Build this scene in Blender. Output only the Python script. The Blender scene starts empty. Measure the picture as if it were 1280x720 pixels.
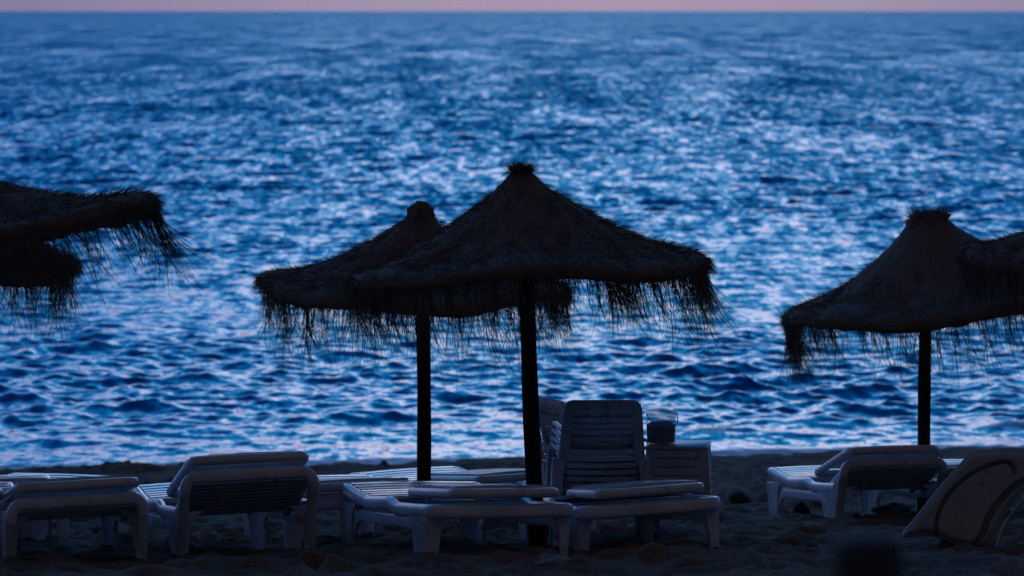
import bpy, math, random
import numpy as np

random.seed(7)
RNG = np.random.default_rng(11)
F = 4140.0            # focal length in pixels of a 1280 px wide frame
HOR = 14.0            # image row of the horizon
CAMZ = 4.91           # camera height above the sea
scene = bpy.context.scene
COL = scene.collection

# ------------------------------------------------------------------ helpers
def shore_d(t):
    px = 640 + F * np.clip(t, -0.22, 0.22)
    return CAMZ * F / (588 - 0.0215 * px - HOR)

def ground_z(x, y):
    x = np.asarray(x, float); y = np.asarray(y, float)
    yy = np.maximum(y, 1.0)
    ds = shore_d(x / yy)
    c = np.where(yy < 14, np.interp(yy, [0, 5, 14], [1.9, 2.15, 2.47]), 0.79 + 0.12 * yy)
    far = 3.766 + (CAMZ - 3.766) * (yy - 24.8) / (ds - 24.8)
    c = np.where(yy > 24.8, far, c)
    c = np.minimum(c, CAMZ + 2.5)
    return CAMZ - c

def X(px, d):
    return (px - 640) / F * d

def hit(px, py):
    """Point of the sand seen at a pixel."""
    d = 14.0
    while d < 40:
        if CAMZ - (py - HOR) / F * d <= float(ground_z(X(px, d), d)):
            break
        d += 0.01
    return X(px, d), d, float(ground_z(X(px, d), d))

_lat = RNG.random((256, 256))
def vnoise(x, y):
    xi = np.floor(x).astype(int); yi = np.floor(y).astype(int)
    fx = x - xi; fy = y - yi
    fx = fx * fx * (3 - 2 * fx); fy = fy * fy * (3 - 2 * fy)
    a = _lat[xi % 256, yi % 256]; b = _lat[(xi + 1) % 256, yi % 256]
    c = _lat[xi % 256, (yi + 1) % 256]; d = _lat[(xi + 1) % 256, (yi + 1) % 256]
    return (a * (1 - fx) + b * fx) * (1 - fy) + (c * (1 - fx) + d * fx) * fy - 0.5

def np_mesh(name, V, Q, mat, smooth=True):
    me = bpy.data.meshes.new(name)
    V = np.asarray(V, np.float32); Q = np.asarray(Q, np.int32)
    me.vertices.add(len(V)); me.vertices.foreach_set('co', V.ravel())
    n = Q.shape[1]
    me.loops.add(Q.size); me.loops.foreach_set('vertex_index', Q.ravel())
    me.polygons.add(len(Q))
    me.polygons.foreach_set('loop_start', np.arange(len(Q), dtype=np.int32) * n)
    me.polygons.foreach_set('loop_total', np.full(len(Q), n, np.int32))
    if smooth:
        me.polygons.foreach_set('use_smooth', np.ones(len(Q), bool))
    me.update(calc_edges=True)
    me.materials.append(mat)
    return me

def link(name, me, parent=None):
    o = bpy.data.objects.new(name, me)
    COL.objects.link(o)
    if parent: o.parent = parent
    return o

def empty(name, label, cat, group=None):
    o = bpy.data.objects.new(name, None); COL.objects.link(o)
    o.empty_display_size = 0.1
    o['label'] = label; o['category'] = cat
    if group: o['group'] = group
    return o

def copy_tree(o, parent=None):
    c = o.copy(); COL.objects.link(c); c.parent = parent
    for ch in list(o.children):
        copy_tree(ch, c)
    return c

class MB:
    def __init__(s): s.v = []; s.f = []
    def add(s, vs, fs):
        b = len(s.v); s.v += [tuple(p) for p in vs]; s.f += [tuple(i + b for i in f) for f in fs]
    def box(s, x0, x1, y0, y1, z0, z1, c=0.004):
        # chamfered box as a loft along z
        def ring(x0, x1, y0, y1, z): return [(x0+c,y0,z),(x1-c,y0,z),(x1,y0+c,z),(x1,y1-c,z),(x1-c,y1,z),(x0+c,y1,z),(x0,y1-c,z),(x0,y0+c,z)]
        s.loft([ring(x0+c,x1-c,y0+c,y1-c,z0), ring(x0,x1,y0,y1,z0+c), ring(x0,x1,y0,y1,z1-c), ring(x0+c,x1-c,y0+c,y1-c,z1)])
    def loft(s, rings, cap=True, closed=False):
        n = len(rings[0]); vs = [p for r in rings for p in r]; fs = []
        m = len(rings)
        for i in range(m if closed else m - 1):
            a = i * n; b = ((i + 1) % m) * n
            for j in range(n):
                k = (j + 1) % n
                fs.append((a + j, a + k, b + k, b + j))
        if cap and not closed:
            fs.append(tuple(range(n - 1, -1, -1))); fs.append(tuple((m - 1) * n + i for i in range(n)))
        s.add(vs, fs)
    def sweep(s, path, w, h, closed=False, r=None, up=(0, 0, 1), seg=3):
        """Rounded rectangle (w across, h along up) swept along a path."""
        r = r if r is not None else min(w, h) * 0.4
        prof = []
        for cx, cy, a0 in ((w/2-r, h/2-r, 0), (-w/2+r, h/2-r, 90), (-w/2+r, -h/2+r, 180), (w/2-r, -h/2+r, 270)):
            for k in range(seg + 1):
                a = math.radians(a0 + 90 * k / seg)
                prof.append((cx + r * math.cos(a), cy + r * math.sin(a)))
        P = [np.array(p, float) for p in path]; n = len(P); rings = []
        U = np.array(up, float)
        for i in range(n):
            a = P[(i - 1) % n] if (closed or i > 0) else P[i]
            b = P[(i + 1) % n] if (closed or i < n - 1) else P[i]
            t = b - a; t /= np.linalg.norm(t) + 1e-9
            side = np.cross(t, U); side /= np.linalg.norm(side) + 1e-9
            u2 = np.cross(side, t)
            rings.append([tuple(P[i] + side * p + u2 * q) for p, q in prof])
        s.loft(rings, cap=True, closed=closed)
    def tube(s, path, r, n=10, closed=False):
        rr = r if hasattr(r, '__len__') else [r] * len(path)
        P = [np.array(p, float) for p in path]; m = len(P); rings = []
        ref = np.array((0.3, 0.9, 0.2)) 
        for i in range(m):
            a = P[(i - 1) % m] if (closed or i > 0) else P[i]
            b = P[(i + 1) % m] if (closed or i < m - 1) else P[i]
            t = b - a; t /= np.linalg.norm(t) + 1e-9
            u = np.cross(t, ref); u /= np.linalg.norm(u) + 1e-9
            w = np.cross(t, u)
            rings.append([tuple(P[i] + rr[i] * (u * math.cos(2*math.pi*k/n) + w * math.sin(2*math.pi*k/n))) for k in range(n)])
        s.loft(rings, cap=True, closed=closed)
    def rot_x(s, a, pivot):
        ca, sa = math.cos(a), math.sin(a); px, py, pz = pivot
        s.v = [(x, py + (y-py)*ca - (z-pz)*sa, pz + (y-py)*sa + (z-pz)*ca) for x, y, z in s.v]
        return s
    def mesh(s, name, mat, smooth=True):
        me = bpy.data.meshes.new(name); me.from_pydata(s.v, [], s.f)
        me.materials.append(mat)
        if smooth:
            me.polygons.foreach_set('use_smooth', [True] * len(me.polygons))
            try: me.set_sharp_from_angle(angle=math.radians(40))
            except Exception: pass
        me.update()
        return me
    def build(s, name, mat, parent=None, smooth=True):
        return link(name, s.mesh(name, mat, smooth), parent)

# ------------------------------------------------------------------ materials
def mat_new(name):
    m = bpy.data.materials.new(name); m.use_nodes = True
    nt = m.node_tree; b = nt.nodes['Principled BSDF']
    return m, nt, b

def noise_bump(nt, b, scale, strength, dist=0.01, detail=6, coord='Object', vec_scale=None):
    tc = nt.nodes.new('ShaderNodeTexCoord')
    n = nt.nodes.new('ShaderNodeTexNoise'); n.inputs['Scale'].default_value = scale; n.inputs['Detail'].default_value = detail
    src = tc.outputs[coord]
    if vec_scale:
        mp = nt.nodes.new('ShaderNodeMapping'); mp.inputs['Scale'].default_value = vec_scale
        nt.links.new(src, mp.inputs['Vector']); src = mp.outputs['Vector']
    nt.links.new(src, n.inputs['Vector'])
    bp = nt.nodes.new('ShaderNodeBump'); bp.inputs['Strength'].default_value = strength; bp.inputs['Distance'].default_value = dist
    nt.links.new(n.outputs['Fac'], bp.inputs['Height']); nt.links.new(bp.outputs['Normal'], b.inputs['Normal'])
    return n

def ramp(nt, fac, stops):
    r = nt.nodes.new('ShaderNodeValToRGB')
    el = r.color_ramp.elements
    while len(el) > 1: el.remove(el[-1])
    el[0].position = stops[0][0]; el[0].color = (*stops[0][1], 1)
    for p, c in stops[1:]:
        e = el.new(p); e.color = (*c, 1)
    nt.links.new(fac, r.inputs['Fac'])
    return r

def plastic(name, c1, c2, rough=0.17):
    m, nt, b = mat_new(name)
    b.inputs['Specular IOR Level'].default_value = 0.75
    n = noise_bump(nt, b, 60, 0.08, 0.003)
    tc = nt.nodes.new('ShaderNodeTexCoord')
    n2 = nt.nodes.new('ShaderNodeTexNoise'); n2.inputs['Scale'].default_value = 5; n2.inputs['Detail'].default_value = 7
    nt.links.new(tc.outputs['Object'], n2.inputs['Vector'])
    r = ramp(nt, n2.outputs['Fac'], [(0.35, c2), (0.6, c1)])
    oi = nt.nodes.new('ShaderNodeObjectInfo'); vr = nt.nodes.new('ShaderNodeMapRange'); vr.inputs['To Min'].default_value = 0.82; vr.inputs['To Max'].default_value = 1.05
    nt.links.new(oi.outputs['Random'], vr.inputs['Value'])
    n3 = nt.nodes.new('ShaderNodeTexNoise'); n3.inputs['Scale'].default_value = 22; n3.inputs['Detail'].default_value = 5; nt.links.new(tc.outputs['Object'], n3.inputs['Vector'])
    r3 = ramp(nt, n3.outputs['Fac'], [(0.28, (0.55, 0.52, 0.5)), (0.40, (1, 1, 1))])
    m1 = nt.nodes.new('ShaderNodeVectorMath'); m1.operation = 'MULTIPLY'; nt.links.new(r.outputs['Color'], m1.inputs[0]); nt.links.new(r3.outputs['Color'], m1.inputs[1])
    m2 = nt.nodes.new('ShaderNodeVectorMath'); m2.operation = 'SCALE'; nt.links.new(m1.outputs[0], m2.inputs[0]); nt.links.new(vr.outputs['Result'], m2.inputs['Scale'])
    nt.links.new(m2.outputs[0], b.inputs['Base Color'])
    mr = nt.nodes.new('ShaderNodeMapRange'); mr.inputs['To Min'].default_value = rough + 0.12; mr.inputs['To Max'].default_value = rough - 0.08
    nt.links.new(n2.outputs['Fac'], mr.inputs['Value']); nt.links.new(mr.outputs['Result'], b.inputs['Roughness'])
    return m

M_PL = plastic('white_plastic', (0.80, 0.75, 0.80), (0.62, 0.58, 0.61))
M_CH = plastic('grey_plastic', (0.60, 0.59, 0.60), (0.45, 0.44, 0.45), 0.45)
M_SHELL = plastic('shell_plastic', (0.40, 0.41, 0.40), (0.34, 0.34, 0.34), 0.5)

def straw(name, c1, c2):
    m, nt, b = mat_new(name)
    n = noise_bump(nt, b, 55, 0.6, 0.02, 8, vec_scale=(1, 1, 2.5))
    r = ramp(nt, n.outputs['Fac'], [(0.3, c2), (0.7, c1)])
    nt.links.new(r.outputs['Color'], b.inputs['Base Color'])
    b.inputs['Roughness'].default_value = 0.9
    b.inputs['Specular IOR Level'].default_value = 0.15
    return m
M_STRAW = straw('weathered_straw', (0.225, 0.165, 0.125), (0.14, 0.10, 0.075))
M_POLE = straw('dark_wood', (0.055, 0.045, 0.038), (0.02, 0.017, 0.015))
M_STONE = straw('dark_stone', (0.10, 0.09, 0.085), (0.05, 0.045, 0.04))
M_PALE = straw('pale_stone', (0.34, 0.32, 0.32), (0.22, 0.21, 0.2))

def m_wire():
    m, nt, b = mat_new('dull_wire'); b.inputs['Metallic'].default_value = 0.8
    b.inputs['Base Color'].default_value = (0.12, 0.12, 0.13, 1)
    noise_bump(nt, b, 90, 0.3, 0.002); b.inputs['Roughness'].default_value = 0.45
    return m
M_WIRE = m_wire()

def m_bucket():
    m, nt, b = mat_new('clear_plastic')
    b.inputs['Base Color'].default_value = (0.78, 0.72, 0.80, 1)
    b.inputs['Roughness'].default_value = 0.15
    b.inputs['Alpha'].default_value = 0.15
    noise_bump(nt, b, 14, 0.15, 0.004)
    return m
M_BUCKET = m_bucket()

def m_sand():
    m, nt, b = mat_new('dark_sand')
    tc = nt.nodes.new('ShaderNodeTexCoord')
    n1 = nt.nodes.new('ShaderNodeTexNoise'); n1.inputs['Scale'].default_value = 1.3; n1.inputs['Detail'].default_value = 8
    n2 = nt.nodes.new('ShaderNodeTexNoise'); n2.inputs['Scale'].default_value = 38; n2.inputs['Detail'].default_value = 8; n2.inputs['Roughness'].default_value = 0.7
    for n in (n1, n2): nt.links.new(tc.outputs['Object'], n.inputs['Vector'])
    mx = nt.nodes.new('ShaderNodeMath'); mx.operation = 'ADD'
    nt.links.new(n1.outputs['Fac'], mx.inputs[0]); nt.links.new(n2.outputs['Fac'], mx.inputs[1])
    hf = nt.nodes.new('ShaderNodeMath'); hf.operation = 'MULTIPLY'; hf.inputs[1].default_value = 0.5
    nt.links.new(mx.outputs[0], hf.inputs[0])
    r = ramp(nt, hf.outputs[0], [(0.38, (0.11, 0.075, 0.05)), (0.5, (0.20, 0.145, 0.10)), (0.62, (0.31, 0.23, 0.165))])
    nt.links.new(r.outputs['Color'], b.inputs['Base Color'])
    bp = nt.nodes.new('ShaderNodeBump'); bp.inputs['Strength'].default_value = 0.8; bp.inputs['Distance'].default_value = 0.03
    nt.links.new(n2.outputs['Fac'], bp.inputs['Height']); nt.links.new(bp.outputs['Normal'], b.inputs['Normal'])
    b.inputs['Roughness'].default_value = 0.95; b.inputs['Specular IOR Level'].default_value = 0.1
    return m
M_SAND = m_sand()

def m_concrete():
    m, nt, b = mat_new('promenade_concrete')
    n = noise_bump(nt, b, 25, 0.4, 0.01, 8)
    r = ramp(nt, n.outputs['Fac'], [(0.3, (0.16, 0.155, 0.15)), (0.7, (0.26, 0.25, 0.24))])
    nt.links.new(r.outputs['Color'], b.inputs['Base Color']); b.inputs['Roughness'].default_value = 0.9
    return m
M_CONC = m_concrete()

def m_sea():
    m, nt, b = mat_new('sea_water')
    N = nt.nodes.new; L = nt.links.new
    geo = N('ShaderNodeNewGeometry')
    att = N('ShaderNodeAttribute'); att.attribute_name = 'lost_slope'
    # residual chop: the normal is tilted directly by vector noise at several sizes
    def vn(scale, detail, rough, sx=1.0):
        mp = N('ShaderNodeMapping'); mp.inputs['Scale'].default_value = (sx, 1, 1)
        L(geo.outputs['Position'], mp.inputs['Vector'])
        n = N('ShaderNodeTexNoise'); n.inputs['Scale'].default_value = scale
        n.inputs['Detail'].default_value = detail; n.inputs['Roughness'].default_value = rough
        L(mp.outputs['Vector'], n.inputs['Vector'])
        s = N('ShaderNodeVectorMath'); s.operation = 'SUBTRACT'; s.inputs[1].default_value = (0.5, 0.5, 0.5)
        L(n.outputs['Color'], s.inputs[0])
        return s.outputs[0]
    small = vn(4.0, 6, 0.72, 1.3)
    big = vn(0.5, 7, 0.74, 4.5)
    s1 = N('ShaderNodeVectorMath'); s1.operation = 'SCALE'; s1.inputs['Scale'].default_value = SEA_SMALL
    L(small, s1.inputs[0])
    mul = N('ShaderNodeMath'); mul.operation = 'MULTIPLY'; mul.inputs[1].default_value = SEA_BIG
    L(att.outputs['Fac'], mul.inputs[0])
    s2 = N('ShaderNodeVectorMath'); s2.operation = 'SCALE'
    L(big, s2.inputs[0]); L(mul.outputs[0], s2.inputs['Scale'])
    ad = N('ShaderNodeVectorMath'); ad.operation = 'ADD'; L(s1.outputs[0], ad.inputs[0]); L(s2.outputs[0], ad.inputs[1])
    fl = N('ShaderNodeVectorMath'); fl.operation = 'MULTIPLY'; fl.inputs[1].default_value = (0.8, 1, 0.0)
    L(ad.outputs[0], fl.inputs[0])
    ad2 = N('ShaderNodeVectorMath'); ad2.operation = 'ADD'; L(geo.outputs['Normal'], ad2.inputs[0])
    # the faces of small waves one can see from the shore lean shorewards; the ones leaning away hide behind crests
    lean = N('ShaderNodeVectorMath'); lean.operation = 'SCALE'; lean.inputs[0].default_value = (0, -1, 0)
    pw = N('ShaderNodeMath'); pw.operation = 'POWER'; pw.inputs[1].default_value = 5; L(att.outputs['Fac'], pw.inputs[0])
    la = N('ShaderNodeMath'); la.operation = 'MULTIPLY'; la.inputs[1].default_value = SEA_LEAN; L(att.outputs['Fac'], la.inputs[0])
    lb = N('ShaderNodeMath'); lb.operation = 'MULTIPLY_ADD'; lb.inputs[1].default_value = SEA_FAR; L(pw.outputs[0], lb.inputs[0]); L(la.outputs[0], lb.inputs[2]); L(lb.outputs[0], lean.inputs['Scale'])
    ad3 = N('ShaderNodeVectorMath'); ad3.operation = 'ADD'; L(fl.outputs[0], ad3.inputs[0]); L(lean.outputs[0], ad3.inputs[1])
    huge = vn(0.03, 5, 0.7, 7.0)
    s3 = N('ShaderNodeVectorMath'); s3.operation = 'SCALE'; L(huge, s3.inputs[0])
    hm = N('ShaderNodeMath'); hm.operation = 'MULTIPLY'; hm.inputs[1].default_value = 0.75; L(pw.outputs[0], hm.inputs[0]); L(hm.outputs[0], s3.inputs['Scale'])
    fl3 = N('ShaderNodeVectorMath'); fl3.operation = 'MULTIPLY'; fl3.inputs[1].default_value = (0.8, 1, 0.0); L(s3.outputs[0], fl3.inputs[0])
    ad4 = N('ShaderNodeVectorMath'); ad4.operation = 'ADD'; L(ad3.outputs[0], ad4.inputs[0]); L(fl3.outputs[0], ad4.inputs[1])
    L(ad4.outputs[0], ad2.inputs[1])
    nm = N('ShaderNodeVectorMath'); nm.operation = 'NORMALIZE'; L(ad2.outputs[0], nm.inputs[0])
    L(nm.outputs[0], b.inputs['Normal'])
    b.inputs['IOR'].default_value = 1.33
    b.inputs['Roughness'].default_value = 0.07
    # foam
    fo = N('ShaderNodeAttribute'); fo.attribute_name = 'foam'
    fn = N('ShaderNodeTexNoise'); fn.inputs['Scale'].default_value = 3.0; fn.inputs['Detail'].default_value = 8; fn.inputs['Roughness'].default_value = 0.7
    mp = N('ShaderNodeMapping'); mp.inputs['Scale'].default_value = (0.8, 1.5, 1); L(geo.outputs['Position'], mp.inputs['Vector']); L(mp.outputs['Vector'], fn.inputs['Vector'])
    su = N('ShaderNodeMath'); su.operation = 'ADD'; L(fo.outputs['Fac'], su.inputs[0]); L(fn.outputs['Fac'], su.inputs[1])
    th = N('ShaderNodeMapRange'); th.inputs['From Min'].default_value = 0.95; th.inputs['From Max'].default_value = 1.25; L(su.outputs[0], th.inputs['Value'])
    mx = N('ShaderNodeMix'); mx.data_type = 'RGBA'
    mx.inputs['A'].default_value = (*SEA_BODY, 1)
    mx.inputs['B'].default_value = (0.75, 0.75, 0.80, 1)
    L(th.outputs['Result'], mx.inputs['Factor']); L(mx.outputs['Result'], b.inputs['Base Color'])
    rr = N('ShaderNodeMapRange'); rr.inputs['To Min'].default_value = 0.07; rr.inputs['To Max'].default_value = 0.8
    L(th.outputs['Result'], rr.inputs['Value']); L(rr.outputs['Result'], b.inputs['Roughness'])
    return m
SEA_LEAN, SEA_FAR = 0.185, 0.09
SEA_SMALL, SEA_BIG, SEA_BODY = 0.75, 1.45, (0.0003, 0.17, 0.50)
M_SEA = m_sea()

# ------------------------------------------------------------------ sea
def build_sea():
    rows = np.concatenate([np.arange(612, 30, -0.75), np.arange(30, 16, -0.5), [15.8, 15.4, 15, 14.7, 14.5, 14.35, 14.25]])
    d = CAMZ * F / (rows - HOR)
    t = np.concatenate([np.linspace(-1.2, -0.2, 60), np.linspace(-0.2, -0.162, 40)[1:], np.linspace(-0.162, 0.162, 980)[1:], np.linspace(0.162, 0.2, 40)[1:], np.linspace(0.2, 1.2, 60)[1:]])
    D, T = np.meshgrid(d, t, indexing='ij')
    x = (D * T).astype(np.float64); y = D.copy()
    dd = np.abs(np.gradient(d))[:, None]
    z = np.zeros_like(x); dx = np.zeros_like(x); dy = np.zeros_like(x)
    lost = np.zeros((len(d), 1))
    nw = 150
    lam = np.exp(np.linspace(math.log(0.22), math.log(10.0), nw))
    offs = np.clip((D - 36) / 110, 0.0, 1.0)
    tot = 0
    rowsel = slice(None)
    xs = x.astype(np.float32); ys = y.astype(np.float32)
    group = 0.75 + 0.9 * (vnoise(x / 9 + 31, y / 14 + 7)) + 0.5 * vnoise(x / 3.1, y / 5 + 80)
    for i in range(nw):
        L = lam[i]; k = 2 * math.pi / L
        spread = 1.25 if L < 0.8 else 0.75
        th = RNG.normal(0, spread) + 0.12
        ph = RNG.uniform(0, 2 * math.pi)
        sl = 0.031 * (1.15 if L < 0.8 else 0.85 if L < 1.6 else (1.6 / L) ** 0.65)
        a = sl / k
        w = np.clip((L / (dd * abs(math.cos(th)) + 1e-6) - 2.2) / 2.5, 0, 1)      # finer waves leave the mesh where its rows get too wide
        cw = np.clip((L / (d[:, None] * 3.3e-4 * abs(math.sin(th)) + 1e-6) - 2.2) / 2.5, 0, 1)
        w = w * cw
        lost += (sl ** 2 / 2) * (1 - w ** 2); tot += sl ** 2 / 2
        n = int(np.max(np.nonzero(w[:, 0] > 0)[0])) + 1 if np.any(w > 0) else 0
        if n == 0: continue
        arg = (k * (math.sin(th)) * xs[:n] + k * math.cos(th) * ys[:n] + ph).astype(np.float32)
        s = np.sin(arg); c = np.cos(arg)
        aw = (a * w[:n]) * (1.0 if L < 1.8 else (0.22 + 0.6 * offs[:n]) if L < 3.5 else (0.08 + 0.75 * offs[:n]))
        z[:n] += aw * s
        q = 0.75
        dx[:n] += q * aw * c * math.sin(th); dy[:n] += q * aw * c * math.cos(th)
    lost = np.sqrt(lost / tot)
    ds = shore_d(T)
    off = D - ds
    calm = np.clip((off + 0.6) / 5.0, 0.25, 1)
    z *= group * calm; dx *= group * calm; dy *= group * calm
    # small breakers along the shore
    foam = np.zeros_like(z)
    for c0, h, wd, ph in ((0.7, 0.02, 0.3, 3.0), (2.2, 0.035, 0.45, 60.0)):
        line = c0 + 1.6 * vnoise(x / 4.0 + ph, np.zeros_like(x) + ph)
        amp = np.clip(0.35 + 1.6 * vnoise(x / 2.2 + ph * 3, np.zeros_like(x) + 5) + np.clip(T * 4, -0.3, 0.8), 0, 1.4)
        g = np.exp(-((off - line) / wd) ** 2)
        z += h * amp * g
        foam = np.maximum(foam, g * amp * 0.5)
    foam = np.maximum(foam, np.exp(-(np.maximum(off - 0.3 * vnoise(x / 1.5, y / 9 + 3), 0) / 0.55) ** 2) * 0.72)
    foam[D > 60] = 0
    V = np.stack([x + dx, y + dy, z], -1).reshape(-1, 3)
    nr, nc = D.shape
    idx = np.arange(nr * nc).reshape(nr, nc)
    Q = np.stack([idx[:-1, :-1], idx[:-1, 1:], idx[1:, 1:], idx[1:, :-1]], -1).reshape(-1, 4)
    me = np_mesh('sea', V, Q, M_SEA)
    a1 = me.attributes.new('foam', 'FLOAT', 'POINT'); a1.data.foreach_set('value', foam.astype(np.float32).ravel())
    lo = np.broadcast_to(0.15 + 0.85 * lost, D.shape)
    a2 = me.attributes.new('lost_slope', 'FLOAT', 'POINT'); a2.data.foreach_set('value', lo.astype(np.float32).ravel())
    o = link('sea', me); o['kind'] = 'structure'
build_sea()

# ------------------------------------------------------------------ beach
def build_sand():
    xs = np.concatenate([np.linspace(-60, -6.5, 45), np.arange(-6.4, 6.4, 0.03), np.linspace(6.5, 60, 45)])
    ys = np.concatenate([np.linspace(-25, 14.5, 60), np.arange(14.6, 26, 0.025), np.arange(26, 40, 0.07), np.linspace(40.2, 62, 20)])
    Y, Xg = np.meshgrid(ys, xs, indexing='ij')
    z = ground_z(Xg, Y)
    near = np.clip((Y - 13) / 2, 0, 1) * np.clip((9 - np.abs(Xg)) / 3, 0, 1)
    fade = np.clip((39.5 - Y) / 4, 0.3, 1) * near
    n = 0.075 * vnoise(Xg / 1.3, Y / 1.1) + 0.05 * vnoise(Xg / 0.45 + 50, Y / 0.4) + 0.03 * vnoise(Xg / 0.17 + 9, Y / 0.16) + 0.022 * vnoise(Xg / 0.08, Y / 0.06 + 20)
    # footprints
    rs = np.random.default_rng(5)
    for _ in range(2200):
        fx = rs.uniform(-5, 5); fy = rs.uniform(15, 35)
        r1 = rs.uniform(0.05, 0.09); r2 = rs.uniform(0.1, 0.17); a = rs.uniform(-0.8, 0.8); dep = rs.uniform(0.02, 0.06)
        i0, i1 = np.searchsorted(ys, [fy - 0.4, fy + 0.4]); j0, j1 = np.searchsorted(xs, [fx - 0.4, fx + 0.4])
        ux = Xg[i0:i1, j0:j1] - fx; uy = Y[i0:i1, j0:j1] - fy
        p = (ux * math.cos(a) + uy * math.sin(a)) / r1; q = (-ux * math.sin(a) + uy * math.cos(a)) / r2
        rr = p * p + q * q
        n[i0:i1, j0:j1] += dep * (-np.exp(-rr) + 0.45 * np.exp(-(np.sqrt(rr) - 1.6) ** 2 * 3))
    z = z + n * fade
    V = np.stack([Xg, Y, z], -1).reshape(-1, 3)
    nr, nc = Y.shape; idx = np.arange(nr * nc).reshape(nr, nc)
    Q = np.stack([idx[:-1, :-1], idx[:-1, 1:], idx[1:, 1:], idx[1:, :-1]], -1).reshape(-1, 4)
    o = link('beach_sand', np_mesh('beach_sand', V, Q, M_SAND)); o['kind'] = 'structure'
build_sand()

mb = MB(); mb.box(-40, 40, -22, 5.0, 2.2, 3.31, 0.03)
o = mb.build('promenade', M_CONC); o['kind'] = 'structure'

# ------------------------------------------------------------------ straw umbrellas
def strands(roots, dirs, lens, width, rng, nseg=5, sag=1.0, wind=(0.25, 0.0), curl=0.25):
    """Thin straw blades: flat tapered ribbons that bend under their weight."""
    n = len(roots)
    P = np.array(roots, float); Dv = np.array(dirs, float); Dv /= np.linalg.norm(Dv, axis=1)[:, None] + 1e-9
    lens = np.array(lens, float)
    side = np.cross(Dv, rng.normal(size=(n, 3))); side /= np.linalg.norm(side, axis=1)[:, None] + 1e-9
    rings = []
    w = np.array(width, float) * np.ones(n)
    cu = rng.normal(0, curl, size=(n, 3)); cu[:, 2] *= 0.3
    for k in range(nseg + 1):
        ww = (w * (1 - (k / nseg) ** 2 * 0.75))[:, None]
        rings.append(P + side * ww / 2); rings.append(P - side * ww / 2)
        P = P + Dv * (lens / nseg)[:, None]
        Dv = Dv + (np.array([wind[0], wind[1], -sag]) + cu) / nseg * 1.6
        Dv /= np.linalg.norm(Dv, axis=1)[:, None]
    V = np.stack(rings, 1)      # n, 2*(nseg+1), 3
    m = 2 * (nseg + 1)
    base = (np.arange(n) * m)[:, None]
    Q = []
    for k in range(nseg):
        Q.append(np.stack([base[:, 0] + 2*k, base[:, 0] + 2*k+1, base[:, 0] + 2*k+3, base[:, 0] + 2*k+2], -1))
    return V.reshape(-1, 3), np.concatenate(Q, 0)

PROF = [(0.0, 0.0), (0.03, -0.025), (0.08, -0.085), (0.16, -0.15), (0.33, -0.26), (0.54, -0.385), (0.70, -0.46), (0.80, -0.49), (0.92, -0.515), (0.97, -0.535), (0.992, -0.56), (1.0, -0.585), (0.985, -0.605), (0.94, -0.605)]
UNDER = [(0.86, -0.575), (0.7, -0.56), (0.45, -0.42), (0.2, -0.28), (0.03, -0.2)]

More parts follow.
